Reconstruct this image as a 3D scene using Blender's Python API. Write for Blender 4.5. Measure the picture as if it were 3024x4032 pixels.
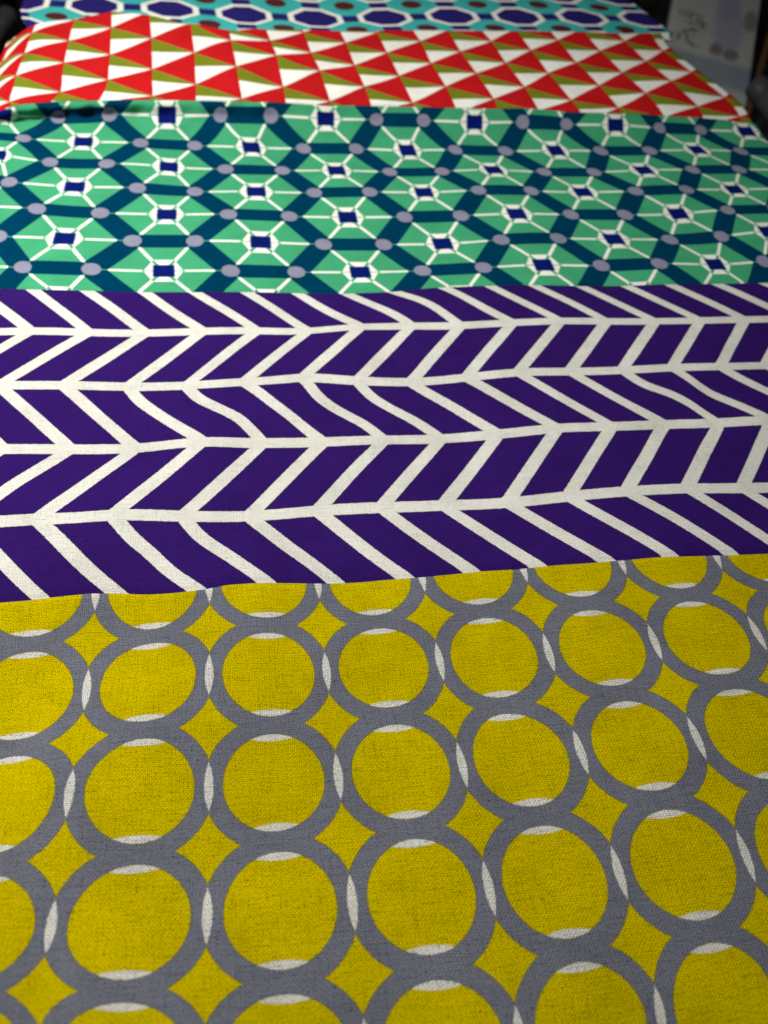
import bpy, bmesh, math, random
import numpy as np
from mathutils import Matrix, Vector

scene = bpy.context.scene
COL = scene.collection
for o in list(bpy.data.objects):
    bpy.data.objects.remove(o)

# ------------------------------------------------------------------ camera
cam_data = bpy.data.cameras.new("camera")
cam = bpy.data.objects.new("camera", cam_data)
COL.objects.link(cam)
cam_data.sensor_fit = 'VERTICAL'
cam_data.sensor_height = 24.0
cam_data.lens = 18.024
cam_data.clip_start = 0.01
cam_data.clip_end = 50.0
cam.matrix_world = Matrix(((0.993569, -0.113233, 0.000000, -0.02059),
                           (0.082047, 0.719926, -0.689185, -0.14983),
                           (0.078038, 0.684752, 0.724586, 0.28941),
                           (0, 0, 0, 1)))
cam_data.dof.use_dof = True
cam_data.dof.focus_distance = 0.352
cam_data.dof.aperture_fstop = 6.2
scene.camera = cam

# ------------------------------------------------------------------ light
world = bpy.data.worlds.new("World")
scene.world = world
world.use_nodes = True
world.node_tree.nodes["Background"].inputs[0].default_value = (0.80, 0.90, 1.0, 1)
world.node_tree.nodes["Background"].inputs[1].default_value = 0.05

def area(name, loc, target, size, energy, color):
    d = bpy.data.lights.new(name, 'AREA')
    d.shape = 'DISK'
    d.size = size
    d.energy = energy
    d.color = color
    d.spread = math.radians(120)
    o = bpy.data.objects.new(name, d)
    o.location = loc
    o.rotation_euler = (Vector(target) - Vector(loc)).to_track_quat('-Z', 'Y').to_euler()
    COL.objects.link(o)
    return o
area("ceiling_lamp", (-0.54, 0.30, 0.88), (-0.28, 0.24, 0.0), 0.30, 8.8, (1.0, 0.965, 0.90))

vs = scene.view_settings
vs.view_transform = 'Standard'
vs.look = 'None'
vs.exposure = 0.0
vs.gamma = 1.0
vs.use_curve_mapping = False
scene.render.engine = 'CYCLES'

# ------------------------------------------------------------------ node maths
class E:
    """a scalar socket with python arithmetic"""
    nt = None
    def __init__(s, sock): s.s = sock
    @staticmethod
    def op(name, *a):
        n = E.nt.nodes.new('ShaderNodeMath'); n.operation = name
        for k, v in enumerate(a):
            if isinstance(v, E): E.nt.links.new(v.s, n.inputs[k])
            else: n.inputs[k].default_value = float(v)
        return E(n.outputs[0])
    def __add__(s, o): return E.op('ADD', s, o)
    __radd__ = __add__
    def __sub__(s, o): return E.op('SUBTRACT', s, o)
    def __rsub__(s, o): return E.op('SUBTRACT', o, s)
    def __mul__(s, o): return E.op('MULTIPLY', s, o)
    __rmul__ = __mul__
    def __truediv__(s, o): return E.op('DIVIDE', s, o)
    def __neg__(s): return E.op('MULTIPLY', s, -1)
def ab(a): return E.op('ABSOLUTE', a)
def fl(a): return E.op('FLOOR', a)
def sq(a): return E.op('SQRT', a)
def mn(*a):
    r = a[0]
    for b in a[1:]: r = E.op('MINIMUM', r, b)
    return r
def mx(*a):
    r = a[0]
    for b in a[1:]: r = E.op('MAXIMUM', r, b)
    return r
def hyp(a, b): return sq(a*a + b*b)
def rnd(a): return fl(a + 0.5)
def inside(d, soft):                       # 1 where d < 0, over a soft printed edge
    n = E.nt.nodes.new('ShaderNodeMapRange'); n.clamp = True
    E.nt.links.new(d.s, n.inputs[0])
    n.inputs[1].default_value = soft; n.inputs[2].default_value = -soft
    n.inputs[3].default_value = 0; n.inputs[4].default_value = 1
    return E(n.outputs[0])
def rgb(c):
    n = E.nt.nodes.new('ShaderNodeRGB'); n.outputs[0].default_value = (*c, 1); return n.outputs[0]
def mixc(fac, a, b, mode='MIX'):
    n = E.nt.nodes.new('ShaderNodeMix'); n.data_type = 'RGBA'; n.blend_type = mode
    if isinstance(fac, E): E.nt.links.new(fac.s, n.inputs[0])
    else: n.inputs[0].default_value = fac
    for k, v in ((6, a), (7, b)):
        if isinstance(v, tuple): n.inputs[k].default_value = (*v, 1)
        else: E.nt.links.new(v, n.inputs[k])
    return n.outputs[2]
def noise(vec, scale, detail=2.0, rough=.5):
    n = E.nt.nodes.new('ShaderNodeTexNoise'); n.inputs['Scale'].default_value = scale
    n.inputs['Detail'].default_value = detail; n.inputs['Roughness'].default_value = rough
    E.nt.links.new(vec, n.inputs['Vector']); return E(n.outputs[0])
def ramp(e, a, b, lo=0., hi=1.):
    n = E.nt.nodes.new('ShaderNodeMapRange'); n.clamp = True
    E.nt.links.new(e.s, n.inputs[0])
    for k, v in enumerate((a, b, lo, hi)): n.inputs[k+1].default_value = v
    return E(n.outputs[0])
def comb(x, y):
    n = E.nt.nodes.new('ShaderNodeCombineXYZ'); E.nt.links.new(x.s, n.inputs[0]); E.nt.links.new(y.s, n.inputs[1]); return n.outputs[0]
def new_mat(name):
    m = bpy.data.materials.new(name); m.use_nodes = True
    E.nt = m.node_tree
    b = m.node_tree.nodes['Principled BSDF']
    return m, b

# ------------------------------------------------------------------ printed cotton
def cloth_material(name, pattern, unit, wob, weave, fleck, bump):
    """unit: metres in one UV unit; pattern(u, v) -> colour socket"""
    m, b = new_mat(name)
    uvn = E.nt.nodes.new('ShaderNodeUVMap'); uvn.uv_map = 'print'
    sep = E.nt.nodes.new('ShaderNodeSeparateXYZ'); E.nt.links.new(uvn.outputs[0], sep.inputs[0])
    u0, v0 = E(sep.outputs[0]), E(sep.outputs[1])
    mm = comb(u0*(unit*1000), v0*(unit*1000))            # millimetres on the cloth
    # hand-cut wobble of the printed edges
    u = u0 + (noise(mm, .55, 3, .65) - .5)*(wob/unit/1000)
    mm2 = E.nt.nodes.new('ShaderNodeVectorMath'); mm2.operation = 'ADD'
    E.nt.links.new(mm, mm2.inputs[0]); mm2.inputs[1].default_value = (31.7, 12.3, 0)
    v = v0 + (noise(mm2.outputs[0], .55, 3, .65) - .5)*(wob/unit/1000)
    col = pattern(u, v)
    # plain weave: over/under threads 0.7 mm apart, slightly irregular
    jx = (noise(mm, .12, 2) - .5)*1.6; jy = (noise(mm2.outputs[0], .12, 2) - .5)*1.6
    tx = (u0*(unit*1000) + jx)*(math.pi/.70); ty = (v0*(unit*1000) + jy)*(math.pi/.78)
    sx = E.op('SINE', tx); sy = E.op('SINE', ty)
    wv = sx*sy*.5 + .5                                   # checker of raised crossings
    gap = mn(ab(sx), ab(sy))                             # holes between the threads
    slub_x = noise(comb(u0*(unit*1000)*.09, v0*(unit*1000)*1.5), 1., 2)
    slub_y = noise(comb(u0*(unit*1000)*1.5, v0*(unit*1000)*.09), 1., 2)
    grain = noise(mm, 1.3, 2, .7)
    shade = 1 - weave*(.65*ramp(gap, .0, .55, 1, 0) + .40*(1-wv)) \
              - weave*.22*ramp(slub_x, .48, .72) - weave*.18*ramp(slub_y, .50, .74) - weave*.55*ramp(grain, .46, .74)
    cloud = noise(mm, .035, 3, .6)
    shade = shade*(1 - .16*ramp(cloud, .35, .7))
    col = mixc(1.0, col, comb3(shade), 'MULTIPLY')
    # seed flecks in the cotton
    fk = noise(mm, .62, 1, .5)
    col = mixc(ramp(fk, .735, .80, 0, fleck), col, mixc(1.0, col, (.32, .25, .17), 'MULTIPLY'))
    E.nt.links.new(col, b.inputs['Base Color'])
    b.inputs['Roughness'].default_value = .92
    b.inputs['Specular IOR Level'].default_value = .0
    b.inputs['Sheen Weight'].default_value = 0
    bp = E.nt.nodes.new('ShaderNodeBump'); bp.inputs['Strength'].default_value = bump
    bp.inputs['Distance'].default_value = .00022
    hgt = wv*.6 + gap*.5
    E.nt.links.new(hgt.s, bp.inputs['Height']); E.nt.links.new(bp.outputs[0], b.inputs['Normal'])
    return m
def comb3(e):
    n = E.nt.nodes.new('ShaderNodeCombineXYZ')
    for k in range(3): E.nt.links.new(e.s, n.inputs[k])
    return n.outputs[0]

WHITE = (.82, .82, .76)
PYV = 0.9461
def pat_circles(u, v):
    YEL, GRY, OLV = (.69, .550, .0), (.195, .207, .262), (.16, .155, .01)
    x = ab(u - fl(u) - .5)
    y = ab(v - rnd(v/PYV)*PYV)
    r1, r2, sf = .393, .541, .0045
    r = hyp(x, y); dn = hyp(1 - x, y); dv = hyp(x, PYV - y)
    out = mn(r, dn, dv) - r2
    c = mixc(inside(out, sf), rgb(YEL), rgb(GRY))
    c = mixc(inside(ab(out) - .004, .005)*.75, c, rgb(OLV))
    lens = mx(r, dn) - r2 + .006
    c = mixc(inside(lens, sf), c, rgb(WHITE))
    disc = r - r1
    c = mixc(inside(disc, sf), c, rgb(YEL))
    c = mixc(inside(ab(disc) - .004, .005)*.75, c, rgb(OLV))
    lens2 = mx(disc, hyp(x, .979 - y) - .645)
    c = mixc(inside(lens2, sf), c, rgb(WHITE))
    return c
PH, PS = 1.5255, 1.2864
def pat_herringbone(u, v):
    PUR, DRK = (.036, .0105, .146), (.006, .004, .018)
    t = v*(-1/PH)
    tri = ab(E.op('FLOORED_MODULO', t, 2.0) - 1)
    p = u - tri*PS
    p = ab(p - rnd(p))
    w = ab(t - rnd(t))*PH
    d = mx(.142 - p, .113 - w)            # <0 inside a purple block
    c = mixc(inside(d, .010), rgb(WHITE), rgb(PUR))
    c = mixc(inside(ab(d + .006) - .008, .008)*.8, c, rgb(DRK))
    return c
GV = 0.2885
def pat_hexagons(u, v):
    GRN, TEAL, LAV, BLU = (.050, .330, .160), (.0, .036, .082), (.225, .225, .315), (.003, .010, .125)
    ax = u - rnd(u); ay = v - rnd(v/(2*GV))*(2*GV)
    bx = u - fl(u) - .5; by = v - fl(v/(2*GV))*(2*GV) - GV
    ax, ay, bx, by = ab(ax), ab(ay), ab(bx), ab(by)
    s = E.op('LESS_THAN', ax*ax + ay*ay, bx*bx + by*by)
    x = bx + (ax - bx)*s; y = by + (ay - by)*s
    sf = .004
    m = mx(y, x*.866 + y*.5)
    d = mn(y, ab(x*.866 - y*.5))          # distance to the nearest spoke
    c = mixc(inside(m - GV*.775, sf), rgb(TEAL), rgb(GRN))
    c = mixc(inside(d - .004, .003), c, rgb(GRN))
    spoke = mx(d - .0098, m - GV*.775, .092 - m)
    c = mixc(inside(spoke, .003), c, rgb(WHITE))
    ring = mx(x + y*.42 - .097, y - .106)
    c = mixc(inside(ring, sf), c, rgb(WHITE))
    c = mixc(inside(mx(ring, mn(y - .004, ab(x*.866 - y*.5) - .009)), .003), c, rgb(GRN))
    c = mixc(inside(mx(x - .054, y - .059), sf), c, rgb(BLU))
    o1 = hyp((x - .3333)/.046, y/.057); o2 = hyp((x - .1667)/.046, (y - GV)/.057)
    c = mixc(inside(mn(o1, o2) - 1, .06), c, rgb(LAV))
    return c
RW = 0.8870
def pat_triangles(u, v):
    RED, GRN = (.47, .011, .013), (.165, .200, .012)
    k = fl(u/RW); t = u/RW - k
    odd = E.op('FLOORED_MODULO', k, 2.0)
    w = v + .5 - odd*.5
    fw = w - fl(w)
    q = ab(fw - .5) - .5*(1 - t)
    c = rgb(RED)
    c = mixc(inside(q + .012, .012), c, rgb(WHITE))
    g = mx(q + .006, .5 + .05*(1 - t) - fw)
    c = mixc(inside(g, .012), c, rgb(GRN))
    return c
def pat_octagons(u, v):
    NAVY, TURQ, MAR = (.022, .016, .135), (.045, .42, .40), (.085, .020, .024)
    x = ab(u - rnd(u)); y = ab(v - rnd(v))
    sf = .008
    c = rgb(TURQ)
    c = mixc(inside(mn(mx(.5 - x - .125, y - .13), mx(x - .13, .5 - y - .13)), sf), c, rgb(NAVY))
    oc = mx(x, y*.97, (x + y)*.72)
    c = mixc(inside(oc - .385, sf), c, rgb(WHITE))
    c = mixc(inside(oc - .305, sf), c, rgb(NAVY))
    c = mixc(inside(hyp(.5 - x, .5 - y) - .15, sf), c, rgb(MAR))
    return c

def plain(name, color, rough=.8, nscale=40., namt=.3, bump=0.):
    m, b = new_mat(name)
    tc = E.nt.nodes.new('ShaderNodeTexCoord')
    n = noise(tc.outputs['Object'], nscale, 4, .6)
    col = mixc(ramp(n, .3, .7, 0, namt), color, tuple(c*.35 for c in color))
    E.nt.links.new(col, b.inputs['Base Color'])
    b.inputs['Roughness'].default_value = rough
    b.inputs['Specular IOR Level'].default_value = .25
    if bump:
        bp = E.nt.nodes.new('ShaderNodeBump'); bp.inputs['Strength'].default_value = bump; bp.inputs['Distance'].default_value = .002
        E.nt.links.new(n.s, bp.inputs['Height']); E.nt.links.new(bp.outputs[0], b.inputs['Normal'])
    return m

# ------------------------------------------------------------------ cloth geometry
def tps(A, F, lam):
    A = np.asarray(A, float); F = np.asarray(F, float); n = len(A)
    mu, s = A.mean(0), A.std(0).mean()
    N = (A - mu)/s
    def ker(P):
        d = np.linalg.norm(P[:, None] - N[None], axis=-1)
        return np.where(d > 0, d*d*np.log(d + 1e-12), 0)
    Q = np.c_[np.ones(n), N]
    M = np.block([[ker(N) + lam*np.eye(n), Q], [Q.T, np.zeros((3, 3))]])
    co = np.linalg.solve(M, np.r_[F, np.zeros((3, F.shape[1]))])
    def ev(X):
        X = (np.asarray(X, float) - mu)/s
        out = np.empty((len(X), F.shape[1]))
        for k in range(0, len(X), 4000):
            p = X[k:k+4000]
            out[k:k+4000] = ker(p)@co[:n] + np.c_[np.ones(len(p)), p]@co[n:]
        return out
    return ev

def tag(o, label=None, cat=None, group=None, kind=None):
    if label: o['label'] = label
    if cat: o['category'] = cat
    if group: o['group'] = group
    if kind: o['kind'] = kind
    return o

EDGE = plain('raw_cotton_edge', (.70, .69, .62), .95, 900., .25)

RIP = [(random.Random(40 + k).uniform(25, 95), random.Random(80 + k).uniform(0, math.pi), random.Random(120 + k).uniform(0, 6.28)) for k in range(12)]
def ripple(x, y):
    """slack in the cloth: shallow waves under a millimetre high"""
    z = np.zeros_like(x)
    for w, a, p in RIP:
        z += .010/w*np.sin(w*(x*math.cos(a) + y*math.sin(a)) + p + .8*np.sin(17*x - 11*y + p))
    return z*np.clip((.62 - y)/.12, .25, 1)

def cloth(name, ctl, u0, u1, lo, hi, nu, nv, mat, dip=None, lam=2e-5, post=None):
    """ctl rows: u, v, x, y, z; the sheet runs from v = lo(u) to v = hi(u)"""
    C = np.array(ctl, float)
    f = tps(C[:, :2], C[:, 2:], lam)
    U = np.linspace(u0, u1, nu)
    uv = np.empty((nv, nu, 2))
    for k, u in enumerate(U):
        uv[:, k, 0] = u
        uv[:, k, 1] = np.linspace(lo(u), hi(u), nv)
    flat = uv.reshape(-1, 2)
    X = f(flat)
    X[:, 2] += ripple(X[:, 0], X[:, 1])
    if dip:                                   # slide down under the next cloth
        b, w, dz = dip
        s = np.clip((np.array([b(u) for u in flat[:, 0]]) - flat[:, 1] + w)/w, 0, 1)
        X[:, 2] -= dz*s*s*(3 - 2*s)
    if post: X = post(flat, X)
    idx = np.arange(nu*nv).reshape(nv, nu)
    faces = np.stack([idx[:-1, :-1], idx[:-1, 1:], idx[1:, 1:], idx[1:, :-1]], -1).reshape(-1, 4)
    me = bpy.data.meshes.new(name)
    me.from_pydata(X.tolist(), [], faces.tolist())
    lay = me.uv_layers.new(name='print')
    li = np.empty(len(me.loops), int); me.loops.foreach_get('vertex_index', li)
    lay.data.foreach_set('uv', flat[li].ravel())
    me.polygons.foreach_set('use_smooth', np.ones(len(faces), bool))
    me.materials.append(mat); me.materials.append(EDGE)
    o = bpy.data.objects.new(name, me); COL.objects.link(o)
    sd = o.modifiers.new('thickness', 'SOLIDIFY'); sd.thickness = .0005; sd.offset = -1
    sd.material_offset_rim = 1
    return o

# ------------------------------------------------------------------ measured cloth points: print u, v and x, y, z in metres
CTL_Y = (
    (0.000,-0.946,-0.1346,0.0066,-0.0015), (1.000,-0.946,-0.0865,0.0193,0.0000), (0.000,-1.892,-0.1252,-0.0370,0.0019), (1.000,-1.892,-0.0754,-0.0279,-0.0020),
    (2.000,-0.946,-0.0375,0.0284,-0.0025), (3.000,-0.946,0.0117,0.0408,-0.0030), (2.000,-1.892,-0.0267,-0.0169,-0.0045), (3.000,-1.892,0.0225,-0.0061,-0.0042),
    (4.000,-0.946,0.0605,0.0497,0.0003), (5.000,-0.946,0.1096,0.0607,0.0030), (6.000,-0.946,0.1586,0.0710,0.0039), (5.000,-1.892,0.1201,0.0146,0.0012),
    (4.000,-1.892,0.0712,0.0044,-0.0016), (0.000,-2.838,-0.1130,-0.0834,0.0072), (1.000,-2.838,-0.0649,-0.0731,0.0010), (2.000,-2.838,-0.0161,-0.0627,-0.0024),
    (3.000,-2.838,0.0327,-0.0524,-0.0033), (4.000,-2.838,0.0816,-0.0420,-0.0025), (5.000,-2.838,0.1309,-0.0311,-0.0010), (0.000,-0.473,-0.1409,0.0301,-0.0016),
    (1.000,-0.473,-0.0917,0.0423,0.0005), (0.000,-1.419,-0.1294,-0.0161,0.0006), (1.000,-1.419,-0.0810,-0.0042,-0.0007), (2.000,-0.473,-0.0430,0.0519,-0.0013),
    (3.000,-0.473,0.0062,0.0634,-0.0014), (2.000,-1.419,-0.0322,0.0062,-0.0039), (3.000,-1.419,0.0170,0.0175,-0.0041), (4.000,-0.473,0.0553,0.0740,0.0019),
    (5.000,-0.473,0.1043,0.0836,0.0042), (6.000,-0.473,0.1531,0.0942,0.0045), (4.000,-1.419,0.0658,0.0273,-0.0009), (5.000,-1.419,0.1143,0.0375,0.0020),
    (0.000,-2.365,-0.1192,-0.0611,0.0031), (1.000,-2.365,-0.0704,-0.0501,-0.0021), (0.000,-3.311,-0.1069,-0.1028,0.0168), (1.000,-3.311,-0.0597,-0.0949,0.0069),
    (2.000,-2.365,-0.0213,-0.0396,-0.0039), (3.000,-2.365,0.0277,-0.0292,-0.0038), (2.000,-3.311,-0.0113,-0.0854,0.0003), (4.000,-2.365,0.0767,-0.0188,-0.0021),
    (5.000,-2.365,0.1254,-0.0086,0.0003), (4.000,-3.311,0.0866,-0.0644,-0.0027), (0.000,-0.195,-0.1434,0.0437,0.0005), (1.000,-0.195,-0.0948,0.0553,0.0008),
    (2.000,-0.195,-0.0458,0.0661,-0.0009), (3.000,-0.195,0.0031,0.0764,-0.0005), (4.000,-0.195,0.0522,0.0877,0.0026), (5.000,-0.195,0.1009,0.0972,0.0047),
    (6.000,-0.195,0.1501,0.1078,0.0049), (4.000,-3.589,0.0891,-0.0778,-0.0027), (3.000,-3.589,0.0404,-0.0889,-0.0011), (-0.500,-0.582,-0.1638,0.0196,-0.0015),
    (0.500,-0.582,-0.1142,0.0299,-0.0007), (-0.500,-1.528,-0.1526,-0.0258,-0.0022), (0.500,-1.528,-0.1044,-0.0141,0.0007), (1.500,-0.582,-0.0657,0.0418,-0.0002),
    (2.500,-0.582,-0.0171,0.0524,-0.0023), (3.500,-0.582,0.0316,0.0636,-0.0003), (1.500,-1.528,-0.0555,-0.0049,-0.0028), (2.500,-1.528,-0.0064,0.0067,-0.0048),
    (3.500,-1.528,0.0404,0.0168,-0.0030), (4.500,-0.582,0.0807,0.0730,0.0029), (5.500,-0.582,0.1300,0.0838,0.0043), (4.500,-1.528,0.0913,0.0273,0.0005),
    (5.500,-1.528,0.1405,0.0379,0.0026), (0.500,-2.474,-0.0936,-0.0610,0.0008), (0.500,-3.420,-0.0820,-0.1043,0.0145), (1.500,-2.474,-0.0448,-0.0498,-0.0032),
    (2.500,-2.474,0.0044,-0.0397,-0.0037), (1.500,-3.420,-0.0344,-0.0955,0.0041), (2.500,-3.420,0.0145,-0.0858,-0.0007), (3.500,-2.474,0.0534,-0.0290,-0.0033),
    (4.500,-2.474,0.1023,-0.0185,-0.0009), (3.500,-3.420,0.0633,-0.0752,-0.0023), (4.500,-3.420,0.1117,-0.0640,-0.0028), (-0.500,-0.364,-0.1663,0.0293,-0.0002),
    (0.500,-0.364,-0.1166,0.0395,-0.0001), (-0.500,-1.310,-0.1544,-0.0160,-0.0026), (0.500,-1.310,-0.1070,-0.0038,0.0003), (1.500,-1.310,-0.0572,0.0056,-0.0021),
    (2.500,-1.310,-0.0090,0.0176,-0.0045), (3.500,-1.310,0.0385,0.0273,-0.0026), (1.500,-0.364,-0.0681,0.0529,-0.0000), (2.500,-0.364,-0.0195,0.0623,-0.0017),
    (3.500,-0.364,0.0299,0.0740,0.0005), (4.500,-0.364,0.0782,0.0835,0.0035), (5.500,-0.364,0.1274,0.0940,0.0048), (4.500,-1.310,0.0890,0.0378,0.0010),
    (5.500,-1.310,0.1380,0.0481,0.0030), (0.500,-2.256,-0.0958,-0.0509,0.0005), (0.500,-3.202,-0.0848,-0.0951,0.0101), (1.500,-2.256,-0.0474,-0.0394,-0.0038),
    (2.500,-2.256,0.0019,-0.0292,-0.0040), (1.500,-3.202,-0.0367,-0.0855,0.0020), (2.500,-3.202,0.0122,-0.0752,-0.0018), (3.500,-2.256,0.0509,-0.0186,-0.0033),
    (4.500,-2.256,0.1000,-0.0079,-0.0005), (3.500,-3.202,0.0609,-0.0648,-0.0027), (4.500,-3.202,0.1098,-0.0538,-0.0024), (-0.770,-0.040,-0.1840,0.0408,0.0035),
    (-0.285,-0.031,-0.1600,0.0481,0.0023), (0.227,-0.034,-0.1344,0.0536,0.0017), (0.720,-0.060,-0.1102,0.0581,0.0013), (1.177,-0.018,-0.0887,0.0666,0.0007),
    (1.759,-0.021,-0.0600,0.0731,-0.0004), (2.607,-0.026,-0.0183,0.0809,-0.0007), (3.590,-0.033,0.0304,0.0916,0.0017), (4.364,-0.026,0.0679,0.0999,0.0038),
    (5.414,-0.027,0.1196,0.1105,0.0053), (6.502,-0.053,0.1777,0.1233,0.0043), (-1.266,-0.304,-0.2047,0.0221,0.0019), (6.693,-0.997,0.1963,0.0757,0.0036),
    (-1.090,-1.473,-0.1823,-0.0289,-0.0053), (6.081,-2.171,0.1766,0.0110,0.0013), (-0.861,-2.512,-0.1545,-0.0764,0.0079), (5.609,-3.131,0.1617,-0.0396,-0.0016),
    (-0.734,-3.464,-0.1313,-0.1128,0.0234), (5.315,-3.974,0.1494,-0.0809,-0.0035), (-0.788,-4.100,-0.1183,-0.1328,0.0328), (5.205,-4.579,0.1417,-0.1055,-0.0040),
    (0.332,-4.117,-0.0780,-0.1283,0.0246), (1.427,-4.149,-0.0311,-0.1227,0.0113), (2.544,-4.232,0.0214,-0.1171,0.0021), (3.738,-4.374,0.0772,-0.1116,-0.0021),
)
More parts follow.
